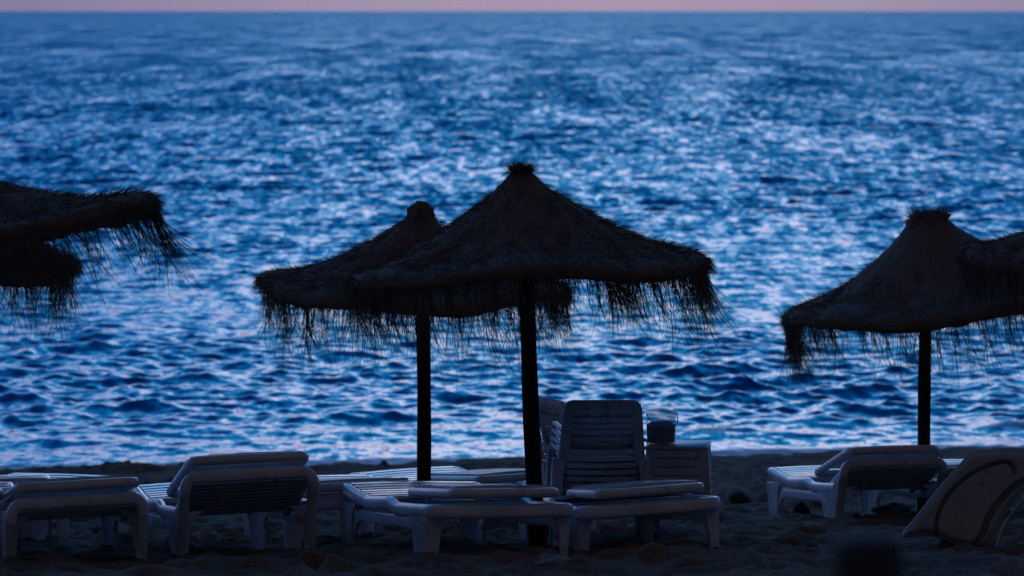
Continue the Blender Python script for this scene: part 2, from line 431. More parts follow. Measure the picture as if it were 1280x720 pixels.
def umbrella(px, d, apexpy, label, tilt_side, tilt_near, seed, lean_px=0, h_scale=1.0, cap=0.09, pole_r=0.046, wind=0.35, tress=(), R=1.0, fringe_k=1.0, tuft=0.06, group='straw umbrellas on the beach', lift=0.0, basex=None):
    rng = np.random.default_rng(seed)
    az = CAMZ - (apexpy - HOR) / F * d
    ax = X(px, d)
    bx = X(basex, d) if basex is not None else ax
    gz = float(ground_z(bx, d))
    root = empty('straw_umbrella', label, 'umbrella', group)
    root.location = (bx, d, gz)
    # canopy frame of reference: apex, tilted
    ts, tn = math.radians(tilt_side), math.radians(tilt_near)
    def tf(V):
        V = np.asarray(V, float)
        x, y, z = V[:, 0], V[:, 1], V[:, 2]
        # tilt_side > 0 : right side goes up ; tilt_near > 0 : side near the camera goes up
        x2 = x * math.cos(ts) - z * math.sin(ts); z2 = x * math.sin(ts) + z * math.cos(ts)
        y2 = y * math.cos(tn) + z2 * math.sin(tn); z3 = -y * math.sin(tn) + z2 * math.cos(tn)
        return np.stack([x2 + ax - bx, y2, z3 + az - gz], -1)
    prof = PROF + UNDER
    na = 150
    ang = np.linspace(0, 2 * math.pi, na, endpoint=False)
    # dense profile
    pr = []
    for (r0, z0), (r1, z1) in zip(prof[:-1], prof[1:]):
        m = 3
        for k in range(m): pr.append((r0 + (r1 - r0) * k / m, z0 + (z1 - z0) * k / m))
    pr.append(prof[-1]); pr = np.array(pr)
    npf = len(pr)
    rimvar = 0.03 * np.sin(ang * 3 + seed) + 0.02 * np.sin(ang * 7 + seed * 2.3) + 0.012 * np.sin(ang * 13 + seed)
    droop = 0.035 * np.sin(ang * 2 + seed * 1.7) + 0.02 * np.sin(ang * 5 + seed)
    V = np.zeros((npf, na, 3))
    capk = cap / 0.09
    for i, (r, z) in enumerate(pr):
        f = min(1, max(0, r)) ** 2
        rr = r * R * (1 + rimvar * f)
        zz = z * R + droop * f
        if i < 24: rr = rr + 0.10 * (max(capk, 1) - 1) * min(1, r / 0.03) * math.exp(-(r / 0.34) ** 2)
        b = vnoise(np.cos(ang) * r * 14 + 40, np.sin(ang) * r * 14 + seed * 10 + i * 0.15)
        b2 = vnoise(np.cos(ang) * r * 45 + 90, np.sin(ang) * r * 45 + seed * 7 + i * 0.3)
        rr = rr + 0.02 * b * (r > 0.02); zz = zz + (0.018 * b + 0.014 * b2) * (1 if i < 42 else 0.4)
        V[i, :, 0] = rr * np.cos(ang); V[i, :, 1] = rr * np.sin(ang); V[i, :, 2] = zz
    def surf(r, a):
        """Point and outward tangent of the upper surface."""
        z = np.interp(r, [p[0] for p in PROF[:11]], [p[1] for p in PROF[:11]])
        z2 = np.interp(r + 0.02, [p[0] for p in PROF[:11]], [p[1] for p in PROF[:11]])
        f = np.minimum(1, r) ** 2
        rv = np.interp(a, ang, rimvar, period=2 * math.pi); dr = np.interp(a, ang, droop, period=2 * math.pi)
        rr = r * R * (1 + rv * f); zz = z * R + dr * f
        p = np.stack([rr * np.cos(a), rr * np.sin(a), zz], -1)
        sl = (z2 - z) / 0.02
        t = np.stack([np.cos(a), np.sin(a), sl], -1)
        nn = np.stack([-sl * np.cos(a), -sl * np.sin(a), np.ones_like(a)], -1)
        nn /= np.linalg.norm(nn, axis=1)[:, None]
        return p, t, nn
    idx = np.arange(npf * na).reshape(npf, na)
    Q = np.stack([idx[:-1, :], np.roll(idx, -1, 1)[:-1, :], np.roll(idx, -1, 1)[1:, :], idx[1:, :]], -1).reshape(-1, 4)
    Vc = V.reshape(-1, 3)
    # short straw ends standing off the thatch
    nf = 13000
    r = np.sqrt(rng.random(nf)) * 0.99; a = rng.random(nf) * 2 * math.pi
    p, t, nn = surf(r, a)
    dirs = t * 1.0 + nn * rng.uniform(-0.02, 0.7, (nf, 1)) + rng.normal(0, 0.4, (nf, 3))
    Vf, Qf = strands(p, dirs, rng.uniform(0.03, 0.085, nf), rng.uniform(0.002, 0.004, nf), rng, nseg=2, sag=0.3, wind=(0.1, 0))
    # rim edge straws
    ne = 3500
    a = rng.random(ne) * 2 * math.pi; kz = rng.random(ne)
    rv = np.interp(a, ang, rimvar, period=2 * math.pi); dr = np.interp(a, ang, droop, period=2 * math.pi)
    p = np.stack([R * (1 + rv) * 0.985 * np.cos(a), R * (1 + rv) * 0.985 * np.sin(a), R * (-0.545 - 0.065 * kz) + dr], -1)
    dirs = np.stack([np.cos(a), np.sin(a), -0.9 + 0 * a], -1) + rng.normal(0, 0.35, (ne, 3))
    Ve, Qe = strands(p, dirs, rng.uniform(0.03, 0.09, ne), rng.uniform(0.002, 0.004, ne), rng, nseg=3, sag=0.8, wind=(0.15, 0))
    Vall = np.concatenate([Vc, Vf, Ve]); Qall = np.concatenate([Q, Qf + len(Vc), Qe + len(Vc) + len(Vf)])
    c = link('canopy', np_mesh('canopy', tf(Vall), Qall, M_STRAW), root)
    # tuft on the apex
    nt_ = 500
    a = rng.random(nt_) * 2 * math.pi; rr = rng.random(nt_) * cap * 0.75
    p = np.stack([rr * np.cos(a), rr * np.sin(a), -0.045 + 0 * a], -1)
    dirs = np.stack([0.7 * np.cos(a), 0.7 * np.sin(a), rng.uniform(0.1, 1.1, nt_)], -1) + rng.normal(0, 0.3, (nt_, 3))
    V1, Q1 = strands(p, dirs, rng.uniform(0.5, 1.2, nt_) * tuft, rng.uniform(0.003, 0.006, nt_), rng, nseg=3, sag=0.5)
    k = 28; th = np.linspace(0, 2 * math.pi, k, endpoint=False); rings = []
    for rr_, zz_ in ((cap*1.0, -0.085), (cap*0.88, -0.04), (cap*0.58, -0.008), (cap*0.28, 0.006), (0.004, 0.010)):
        rj = rr_ * (1 + 0.12 * np.sin(th * 5 + seed) + 0.08 * rng.normal(size=k)); rings.append(np.stack([rj * np.cos(th), rj * np.sin(th), np.full(k, zz_) + 0.004 * rng.normal(size=k)], -1))
    V2 = np.concatenate(rings); ii = np.arange(5 * k).reshape(5, k)
    Q2 = np.stack([ii[:-1], np.roll(ii, -1, 1)[:-1], np.roll(ii, -1, 1)[1:], ii[1:]], -1).reshape(-1, 4)
    link('top_tuft', np_mesh('top_tuft', tf(np.concatenate([V1, V2])), np.concatenate([Q1, Q2 + len(V1)]), M_STRAW), root)
    # hanging fringe
    ncl = 230
    roots = []; dirs = []; lens = []; wid = []
    for ci in range(ncl):
        ca = 2 * math.pi * (ci + rng.uniform(-0.6, 0.6)) / ncl
        cl = (0.27 + 0.16 * rng.random()) * (0.85 + 0.5 * (0.5 + 0.5 * math.sin(ca * 4 + seed)) * rng.uniform(0.6, 1.2))
        m = int((3 + 15 * rng.random() ** 2) * fringe_k)
        cr = rng.uniform(0.90, 0.985); lean = rng.normal(0, 0.12)
        for (ta, tw, tl) in tress:
            da = (ca - math.radians(ta) + math.pi) % (2 * math.pi) - math.pi
            if abs(da) < math.radians(tw): cl = max(cl, tl); m = 34; cr = 0.97
        for _ in range(m):
            aa = ca + rng.normal(0, 0.014); rr = cr + rng.normal(0, 0.012)
            rv = np.interp(aa % (2*math.pi), ang, rimvar); dr = np.interp(aa % (2*math.pi), ang, droop)
            roots.append((R*(1+rv)*rr*math.cos(aa), R*(1+rv)*rr*math.sin(aa), -0.60*R + dr + rng.normal(0, 0.01)))
            dirs.append((0.12*math.cos(aa) + lean * 0.7 + rng.normal(0, 0.09), 0.12*math.sin(aa) + rng.normal(0, 0.12), -1))
            lens.append(cl * rng.uniform(0.45, 1.15)); wid.append(rng.uniform(0.0018, 0.0050))
    V1, Q1 = strands(roots, dirs, lens, wid, rng, nseg=7, sag=0.75, wind=(wind, 0), curl=0.55)
    link('fringe', np_mesh('fringe', tf(V1), Q1, M_STRAW), root)
    # ribs under the thatch
    for kk in range(8):
        a = 2 * math.pi * (kk + 0.5) / 8
        pts = np.array([(0.05*math.cos(a), 0.05*math.sin(a), -0.24), (0.5*math.cos(a), 0.5*math.sin(a), -0.46), (0.84*math.cos(a)*R, 0.84*math.sin(a)*R, -0.565*R)])
        m_ = MB(); m_.tube([tuple(q) for q in tf(pts)], 0.014, 8); m_.build('rib', M_POLE, root)
    # pole, a little crooked
    top = tf(np.array([(0, 0, -0.12)]))[0]
    path = []; rad = []
    for k in range(14):
        f = k / 13
        wob = 0.008 * math.sin(f * 5 + seed)
        path.append((top[0] * f + wob * (1 if 0 < k < 13 else 0), top[1] * f, -0.35 + (top[2] + 0.35) * f)); rad.append(pole_r * (1.04 - 0.1 * f) * (1 + 0.03 * math.sin(f * 23 + seed)))
    m_ = MB(); m_.tube(path, rad, 18); m_.build('pole', M_POLE, root)
    return root

umbrella(650, 18.4, 206, 'large straw umbrella in the centre, its tall peak rising above the others', 3.5, 0, 3, basex=677, cap=0.05, tuft=0.09, tress=((8, 4, 0.34), (300, 5, 0.3)))
umbrella(527, 21.4, 254, 'straw umbrella half hidden behind the big central one, showing its left side', -1.5, 0, 5, basex=531, cap=0.09, tuft=0.045)
umbrella(1157, 23.2, 265, 'straw umbrella above the raised sunbed right of centre, peak with wide ragged tuft', 8.0, 0, 8, basex=1153, cap=0.15, tuft=0.12, R=1.11, tress=((180, 8, 0.22),))
umbrella(1405, 20.5, 212, 'straw umbrella cut off by the right picture edge, only its rim showing', 0, 0, 12, cap=0.1)
umbrella(-86, 17.0, 199, 'straw umbrella with long wispy fringe entering at the upper left edge', 20, 3, 21, cap=0.08, fringe_k=0.5, tress=((5, 2, 0.26),), wind=0.2)
umbrella(-82, 21.4, 203, 'low drooping straw umbrella seen beneath the upper left one', -6, 12, 31, cap=0.08)

# ------------------------------------------------------------------ loungers
HW = 0.382
LEN = 1.85
def zt(v):      # top height of the frame rail along the bed
    return float(np.interp(v, [0, 0.7, 0.82, 1.0, 1.25, 1.5, 1.7, 1.85], [0.300, 0.295, 0.325, 0.320, 0.314, 0.345, 0.378, 0.376]))

def ring_path(hw, v0, v1, r, step=0.06):
    pts = []
    def arc(cx, cy, a0):
        for k in range(7):
            a = math.radians(a0 + 90 * k / 6); pts.append((cx + r*math.cos(a), cy + r*math.sin(a)))
    arc(hw - r, v1 - r, 0); 
    n = int((v1 - v0 - 2*r) / step)
    arc(-hw + r, v1 - r, 90)
    for k in range(1, n): pts.append((-hw, v1 - r - (v1 - v0 - 2*r) * k / n))
    arc(-hw + r, v0 + r, 180); arc(hw - r, v0 + r, 270)
    for k in range(1, n): pts.append((hw, v0 + r + (v1 - v0 - 2*r) * k / n))
    return pts

def leg_mesh(su, head, top=None):
    """A moulded corner leg: L-shaped shell, broad above and narrow at the foot."""
    m = MB(); rings = []
    sg = 1 if head else -1
    v0 = (0.16 if top else 0.085) if head else LEN - 0.015
    for z, Ls, Le, ins, off in ((-0.03, 0.225, 0.050, 0.008, 0.03), (0.0, 0.23, 0.052, 0.008, 0.03), (0.03, 0.24, 0.058, 0.008, 0.028), (0.12, 0.265, 0.07, 0.004, 0.016), (0.2, 0.30, 0.085, 0.002, 0.006), (0.24, 0.34, 0.11, 0.0, 0.0), (0.272, 0.40, 0.16, 0.0, 0.0)):
        u = HW + 0.022 - ins; t = 0.016; c = 0.045
        outer = [(u, off + Ls), (u, off + c), (u - c * 0.35, off + c * 0.35), (u - c, off), (u - Le, off)]
        inner = [(u - Le, off + t), (u - c - 0.004, off + t), (u - t - 0.004, off + c + 0.004), (u - t, off + Ls)]
        rings.append([(su * a, v0 + sg * (b - 0.0), z) for a, b in outer + inner])
    m.loft(rings)
    return m

def slat(m, hw, v, z, w=0.052, t=0.014, ang=0.0, crown=0.006):
    # gently crowned cross slat with rounded edges
    rings = []
    for k in range(7):
        f = -1 + 2 * k / 6; x = f * hw; zc = z - crown * (1 - f * f) * -1 - crown
        pr = []
        for a in (30, 90, 150, 210, 270, 330):
            ca, sa = math.cos(math.radians(a)), math.sin(math.radians(a))
            yy = ca * w / 1.732; zz = sa * t / 2 if abs(sa) == 1 else sa * t
            pr.append((x, v + yy * math.cos(ang) - zz * math.sin(ang), zc + zz * math.cos(ang) + yy * math.sin(ang)))
        rings.append(pr)
    m.loft(rings)

def lounger_parts(root, theta, width=1.0):
    th = math.radians(theta)
    # frame ring
    m = MB()
    P = [(x, v, zt(v) - 0.037) for x, v in ring_path(HW, 0.03, LEN - 0.03, 0.085)]
    if theta > 3:       # raised backs: the frame is open at the head end
        k = [i for i, p in enumerate(P) if p[1] < 0.13]
        P = P[max(k) + 1:] + P[:min(k)]
        m.sweep(P, 0.050, 0.074, closed=False, r=0.022)
    else:
        m.sweep(P, 0.050, 0.074, closed=True, r=0.022)
    for v in (0.80, 1.3): m.box(-HW + 0.02, HW - 0.02, v - 0.02, v + 0.02, zt(v) - 0.075, zt(v) - 0.035)
    m.build('frame', M_PL, root)
    for su in (-1, 1):
        leg_mesh(su, True, theta > 3).build('leg', M_PL, root); leg_mesh(su, False).build('leg', M_PL, root)
        s = MB(); pts = [(su * (HW - 0.005), v, z) for v, z in ((0.27, 0.12), (0.31, 0.17), (0.38, 0.198), (0.9, 0.2), (1.42, 0.205), (1.50, 0.18), (1.56, 0.12))]
        s.sweep(pts, 0.022, 0.065, r=0.008); s.build('side_rail', M_PL, root)
    # seat slats
    m = MB(); v = 0.87
    while v < LEN - 0.09:
        slat(m, HW - 0.02, v, zt(v) - 0.002, w=0.046, ang=math.atan((zt(v + 0.02) - zt(v - 0.02)) / 0.04)); v += 0.074
    m.build('seat', M_PL, root)
    # backrest, hinged
    m = MB(); BW = 0.33 if theta > 3 else 0.285
    zb = 0.345
    P = [(x, v, zb) for x, v in ring_path(BW, -0.005, 0.80, 0.06)]
    m.sweep(P, 0.048, 0.050, closed=True, r=0.020)
    v = 0.065
    while v < 0.77:
        slat(m, BW - 0.01, v, zb + 0.036, w=0.046); v += 0.074
    if theta > 3:
        for v in (0.2, 0.5): m.box(-BW + 0.01, BW - 0.01, v - 0.015, v + 0.015, zb - 0.02, zb + 0.012)
    m.rot_x(-(th + math.radians(0.8)), (0, 0.82, 0.33))
    m.build('backrest', M_PL, root)
    if theta > 3:
        hz = 0.33 + math.sin(th) * 0.80 - 0.052
        s = MB(); w = HW - 0.012; r = 0.07
        pts = [(-w, 0.27, -0.02), (-w, 0.17, 0.12)] + [(-w, 0.03 + 0.03 * (3 - k), 0.28 + (hz - r - 0.28) * k / 3) for k in range(1, 4)]
        for k in range(1, 6):
            a = math.radians(180 - 90 * k / 5); pts.append((-w + r + r * math.cos(a), 0.03, hz - r + r * math.sin(a)))
        pts += [(-p[0], p[1], p[2]) for p in reversed(pts)]
        s.sweep(pts, 0.045, 0.065, r=0.018, up=(0, 1, 0)) if False else s.sweep(pts, 0.062, 0.05, r=0.018, up=(0, 1, 0.001))
        s.build('prop', M_PL, root)
        s = MB(); n_ = 9
        for q in range(n_):
            f = (q + 0.5) / n_; v = 0.075 + 0.50 * f; z = (hz - 0.035) * (1 - f) + 0.235 * f
            an = math.atan2(0.235 - (hz - 0.055), 0.50); wq = w - 0.03 - 0.03 * f
            slat(s, wq, v, z, w=0.058, t=0.012, ang=an, crown=0.0)
        for su in (-1, 1):
            s.sweep([(su * (w - 0.02), 0.06, hz - 0.05), (su * (w - 0.05), 0.60, 0.225)], 0.045, 0.05, r=0.012)
        s.build('underside', M_PL, root)

def place(root, px, d, yaw, roll=0.0, extra_pitch=0.0, sink=0.01, sx=1.0):
    x = X(px, d)
    a = math.radians(yaw)
    fx, fy = x - math.sin(a) * 1.7, d + math.cos(a) * 1.7
    zg = float(ground_z(x, d)); zf = float(ground_z(fx, fy))
    root.rotation_mode = 'XYZ'
    root.rotation_euler = (math.atan((zf - zg) / 1.7) + math.radians(extra_pitch), math.radians(-roll), a)
    root.location = (x, d, zg - sink)
    root.scale = (sx, 1, 1)

protos = {}
def lounger(theta, label, px, d, yaw, **kw):
    if theta not in protos:
        root = empty('sun_lounger', label, 'sun lounger', 'white plastic sun loungers')
        lounger_parts(root, theta); protos[theta] = root
    else:
        root = copy_tree(protos[theta]); root['label'] = label
    place(root, px, d, yaw, **kw)
    return root

G = 0
lounger(0, 'flat white lounger in front of the central umbrella pole, its left side lit blue', 633, 17.25, 18.5, roll=-2.0)
lounger(0, 'flat white lounger right of the central pole, standing before the stacked chairs', 819, 17.75, 11, roll=2.6)
lounger(12.5, 'white lounger with steeply raised back, left of the slatted lounger tops', 317, 17.3, 15, sx=0.93, roll=1.0)
lounger(4, 'white lounger with half raised back, nearest at the lower left corner', 100, 16.55, 13, sx=0.9, roll=1.5)
lounger(0, 'flat lounger with bright slats behind the steeply raised back', 455, 18.8, 14)
lounger(0, 'far lounger behind the rear umbrella pole, its curved side glowing blue', 655, 21.3, 28)
lounger(11, 'white lounger with raised back below the umbrella right of centre', 1122, 22.5, 12, sx=0.97)
lounger(0, 'flat lounger mostly hidden behind the grey plastic shell at right', 1232, 23.9, 8)
lounger(0, 'lounger cut off by the left edge, only one front leg showing', -72, 16.9, 10)
lounger(0, 'lounger whose rounded corner peeps over the half raised back at left', 0, 18.7, 12, roll=1)
lounger(0, 'lounger at the far left edge with a pale lit corner behind the front row', -52, 19.3, -14)

# ------------------------------------------------------------------ stacked chairs
def chair_parts(root):
    H = 0.73
    # back frame : arch that widens downwards
    m = MB(); pts = []
    def bw(z): return 0.193 + (0.218 - 0.193) * (H - z) / (H - 0.42)
    def bv(z): return -0.20 - 0.10 * (z - 0.42) / 0.4
    zs = [0.38, 0.45, 0.52, 0.6, H - 0.03]
    left = [(-bw(z), bv(z), z) for z in zs]
    arc = [(-bw(H) + 0.02 - 0.02 * math.cos(math.radians(a)), bv(H), H - 0.02 + 0.02 * math.sin(math.radians(a))) for a in (30, 60, 90)]
    pts = left + arc; pts = pts + [(-p[0], p[1], p[2]) for p in reversed(pts)]
    m.sweep(pts, 0.03, 0.062, r=0.012, up=(1, 0, 0.01)) if False else m.sweep(pts, 0.062, 0.03, r=0.012, up=(0, 1, 0.001))
    m.build('back_frame', M_CH, root)
    m = MB()
    def bslat(z0, z1):
        n = 8; rings = []
        for k in range(n + 1):
            f = -1 + 2 * k / n
            w = bw((z0 + z1) / 2) - 0.02
            cv = 0.035 * (1 - f * f)
            y0 = bv(z0) - cv + 0.0; y1 = bv(z1) - cv
            x = f * w
            rings.append([(x, y0 - 0.006, z0 + 0.003), (x, y0 - 0.010, (z0+z1)/2), (x, y1 - 0.006, z1 - 0.003), (x, y1 + 0.006, z1 - 0.003), (x, (y0+y1)/2 + 0.004, (z0+z1)/2), (x, y0 + 0.006, z0 + 0.003)])
        m.loft(rings)
    for z0, z1 in ((0.628, 0.660), (0.595, 0.626), (0.560, 0.593)): bslat(z0, z1)
    for k in range(7): bslat(0.20 + 0.04 * k, 0.20 + 0.04 * k + 0.036)
    m.build('back_slats', M_CH, root)
    m = MB(); m.box(-0.24, 0.24, -0.19, 0.24, 0.395, 0.42, 0.008); m.box(-0.25, 0.25, 0.22, 0.25, 0.34, 0.42, 0.008)
    m.build('seat', M_CH, root)
    for su in (-1, 1):
        for v, vb in ((-0.19, -0.25), (0.23, 0.27)):
            m = MB(); rings = []
            for z, w in ((0.0, 0.022), (0.02, 0.024), (0.42, 0.036)):
                f = z / 0.42; cx = su * (0.275 + (0.245 - 0.275) * f); cy = vb + (v - vb) * f
                rings.append([(cx - w, cy - w*0.6, z), (cx + w, cy - w*0.6, z), (cx + w, cy + w*0.6, z), (cx - w, cy + w*0.6, z)])
            m.loft(rings); m.build('leg', M_CH, root)
        m = MB(); m.sweep([(su*0.235, 0.23, 0.38), (su*0.24, 0.25, 0.48), (su*0.242, 0.23, 0.55), (su*0.242, 0.17, 0.575), (su*0.235, -0.05, 0.58), (su*0.215, -0.24, 0.585)], 0.036, 0.022, r=0.008, up=(0.05, 0.3, 1))
        m.build('armrest', M_CH, root)

chair0 = None
def chair(px, d, yaw, lift, label):
    global chair0
    if chair0 is None:
        r = chair0 = empty('stacking_chair', label, 'chair', 'stacked plastic chairs'); chair_parts(r)
    else:
        r = copy_tree(chair0); r['label'] = label
    x = X(px, d); a = math.radians(yaw)
    r.location = (x + math.sin(a) * lift * 1.1, d - math.cos(a) * lift * 1.1, float(ground_z(x, d)) - 0.01 + lift)
    r.rotation_euler = (0, 0, a)
for k, lab in enumerate(('bottom chair of the four stacked right of the central pole', 'second chair from the bottom in the stack right of the central pole', 'third chair from the bottom in the stack right of the central pole', 'topmost chair of the stack right of the central pole, seen from behind')):
    chair(746, 19.3, 3, 0.047 * k, lab)
for k, lab in enumerate(('lowest chair of the turned stack just behind the central pole', 'middle chair of the turned stack just behind the central pole', 'topmost chair of the turned stack just behind the central pole')):
    chair(757, 20.4, -60, 0.065 * k, lab)

# slatted stool with a bucket on it
stool = empty('slatted_stool', 'grey slatted plastic stool with tapering sides, under the clear bucket', 'stool')
sd = 19.2; sxp = X(848, sd); sg = float(ground_z(sxp, sd))
stool.location = (sxp, sd, sg - 0.01); stool.rotation_euler = (0, 0, math.radians(-6))
SH = 0.60
def sw(z): return 0.178 + 0.035 * (SH - z) / SH
for su in (-1, 1):
    for sv in (-1, 1):
        m = MB(); rings = []
        for z, w in ((0, 0.045), (0.3, 0.055), (SH - 0.02, 0.06)):
            c = sw(z); rings.append([(su*c, sv*c*0.8, z), (su*(c-w), sv*c*0.8, z), (su*(c-w), sv*(c*0.8-0.02), z), (su*(c-0.02), sv*(c*0.8-0.02), z), (su*(c-0.02), sv*(c*0.8-w), z), (su*c, sv*(c*0.8-w), z)])
        m.loft(rings); m.build('leg', M_CH, stool)
m = MB()
for sv in (-1, 1):
    z = 0.18
    while z < SH - 0.06:
        c = sw(z) - 0.012; m.box(-c, c, sv*c*0.8 - 0.007, sv*c*0.8 + 0.007, z, z + 0.0475, 0.004); z += 0.05
for su in (-1, 1):
    z = 0.18
    while z < SH - 0.06:
        c = sw(z) - 0.012; m.box(su*c - 0.007, su*c + 0.007, -c*0.8 + 0.01, c*0.8 - 0.01, z, z + 0.0475, 0.004); z += 0.05
m.build('side_slats', M_CH, stool)
m = MB(); m.box(-sw(SH) - 0.004, sw(SH) + 0.004, -sw(SH)*0.8 - 0.004, sw(SH)*0.8 + 0.004, SH - 0.022, SH, 0.007); m.build('top', M_CH, stool)

bk = empty('bucket', 'clear plastic bucket half full of dark sand, standing on the slatted stool', 'bucket')
bk.location = (X(826, sd), sd - 0.02, sg - 0.01 + SH + 0.001); bk.rotation_euler = (0, 0, math.radians(25))
BH = 0.205
def lathe(profile, n=40):
    m = MB(); m.loft([[(r*math.cos(2*math.pi*k/n), r*math.sin(2*math.pi*k/n), z) for k in range(n)] for r, z in profile], cap=False)
    return m
m = lathe([(0.001, 0.002), (0.082, 0.002), (0.084, 0.006), (0.089, BH - 0.012), (0.094, BH - 0.01), (0.094, BH), (0.0885, BH), (0.0865, BH - 0.012), (0.081, 0.008), (0.001, 0.007)]); m.build('shell', M_BUCKET, bk)
m = MB(); m.tube([(0.0905*math.cos(t), 0.0905*math.sin(t), BH - 0.03) for t in np.linspace(0, 2*math.pi, 40, endpoint=False)], 0.0025, 6, closed=True); m.build('rim', M_BUCKET, bk)
m = MB(); n = 36; rings = [[(r*math.cos(2*math.pi*k/n), r*math.sin(2*math.pi*k/n), z + (0.006*math.sin(k*1.7)*math.cos(k*0.6) if z > 0.05 else 0)) for k in range(n)] for r, z in ((0.080, 0.009), (0.0832, 0.108), (0.06, 0.118), (0.03, 0.121), (0.004, 0.124))]
m.loft(rings); m.build('sand_fill', M_STONE, bk)
m = MB(); m.tube([(0.095*math.cos(t)*1.0, -0.105*math.sin(t)*0.98, BH - 0.03 - 0.075*math.sin(t)) for t in np.linspace(0, math.pi, 24)], 0.003, 7); m.build('handle', M_WIRE, bk)

# ------------------------------------------------------------------ tilted plastic shell, right
def build_shell():
    d0 = 18.3; s = F / d0
    out = [(1129, 666), (1150, 640), (1180, 605), (1208, 575), (1216, 568), (1230, 565), (1262, 565), (1300, 566), (1345, 570), (1375, 578), (1380, 588), (1350, 592), (1310, 600), (1285, 614), (1266, 634), (1250, 660), (1232, 682), (1210, 683), (1190, 679), (1172, 670), (1155, 667), (1140, 669)]
    g1 = [(1171, 672), (1170, 655), (1178, 632), (1195, 610), (1220, 592), (1245, 582), (1262, 580), (1270, 587), (1272, 594)]
    g2 = [(1214, 686), (1228, 670), (1236, 650), (1250, 630), (1270, 611), (1300, 596), (1340, 586)]
    def w(p): return np.array(((p[0] - 1200) / s, (683 - p[1]) / s))
    def dense(pl, closed, m):
        P = [w(p) for p in pl]; n = len(P); r = []
        rg = range(n) if closed else range(n - 1)
        for i in rg:
            p0 = P[(i-1) % n] if closed or i > 0 else P[i]; p1 = P[i]; p2 = P[(i+1) % n]; p3 = P[(i+2) % n] if closed or i < n-2 else P[i+1]
            for k in range(m):
                t = k / m
                r.append(0.5*((2*p1) + (-p0+p2)*t + (2*p0-5*p1+4*p2-p3)*t*t + (-p0+3*p1-3*p2+p3)*t**3))
        return np.array(r)
    O = dense(out, True, 10)
    A1 = dense(g1, False, 12); A2 = dense(g2, False, 12)
    # strips between the upper-left edge and the lower-right edge of the crescent
    n = len(O); i0 = 0; i1 = int(9.5 * 10)
    top = O[:i1 + 1]; bot = np.concatenate([O[i1:], O[:1]])[::-1]
    def resamp(P, m):
        L = np.concatenate([[0], np.cumsum(np.linalg.norm(np.diff(P, axis=0), axis=1))]); t = np.linspace(0, L[-1], m)
        return np.stack([np.interp(t, L, P[:, 0]), np.interp(t, L, P[:, 1])], -1)
    mu, mv = 170, 110
    top = resamp(top, mu); bot = resamp(bot, mu)
    vv = np.linspace(0, 1, mv)[None, :, None]
    Gd = top[:, None, :] * (1 - vv) + bot[:, None, :] * vv
    P = Gd.reshape(-1, 2)
    def dist(A): return np.min(np.linalg.norm(P[:, None, :] - A[None], axis=2), axis=1)
    e1 = dist(A1); e2 = dist(A2); eo = dist(O)
    h = 0.028 * (1 - np.exp(-(eo / 0.018) ** 2)) - 0.045 * np.exp(-(e1 / 0.010) ** 4) - 0.055 * np.exp(-(e2 / 0.016) ** 4) + 0.01
    tilt = math.radians(14)
    rng = np.arange(mu * mv).reshape(mu, mv)
    def pos(p, hh):
        up = p[:, 1]; y = up * math.sin(tilt) - hh * math.cos(tilt); z = up * math.cos(tilt) + hh * math.sin(tilt)
        return np.stack([p[:, 0], y + 0.10 * p[:, 0], z], -1)
    Vf = pos(P, h); Vb = pos(P, np.full(len(P), -0.06))
    Q = np.stack([rng[:-1, :-1], rng[1:, :-1], rng[1:, 1:], rng[:-1, 1:]], -1).reshape(-1, 4)
    nb = mu * mv
    edge = np.concatenate([rng[:, 0], rng[-1, 1:], rng[::-1, -1][1:], rng[0, ::-1][1:]])
    E = np.stack([edge[:-1], edge[1:], edge[1:] + nb, edge[:-1] + nb], -1)
    V = np.concatenate([Vf, Vb]); QQ = np.concatenate([Q, Q[:, ::-1] + nb, E])
    root = empty('plastic_shell', 'big smooth grey plastic shell with long oval groove, tilted on the sand at right', 'plastic shell')
    x0 = X(1200, d0); root.location = (x0, d0, float(ground_z(x0, d0)) - 0.0)
    z683 = CAMZ - (683 - HOR) / F * d0
    root.location.z = z683
    link('panel', np_mesh('panel', V, QQ, M_SHELL), root)
    # curved ribs of the hollow underside, right of the panel
    for off, r in ((0.05, 0.012), (0.10, 0.010)):
        m = MB(); pts = []
        for q in resamp(A2, 30):
            pts.append((q[0] + off, q[1]*math.sin(tilt) + 0.06 + 0.1*q[0], q[1]*math.cos(tilt) - off * 0.55))
        m.tube(pts, r, 8); m.build('rib', M_SHELL, root)
build_shell()

# small wire loop standing on the lounger behind the shell
wr = empty('wire_hoop', 'thin dark wire hoop hooked over the lounger beside the grey shell', 'wire hoop')
dw = 22.4; wr.location = (X(1192, dw), dw, CAMZ - (606 - HOR) / F * dw)
m = MB(); m.tube([(-0.055, 0, -0.02), (-0.05, 0, 0.05), (-0.045, 0.01, 0.085), (0.0, 0.02, 0.10), (0.06, 0.02, 0.092), (0.075, 0.02, 0.06)], 0.005, 7)
m.tube([(-0.045, 0.05, -0.02), (-0.04, 0.05, 0.04), (-0.02, 0.05, 0.07), (0.05, 0.05, 0.065)], 0.004, 7)
m.build('hoop', M_WIRE, wr)

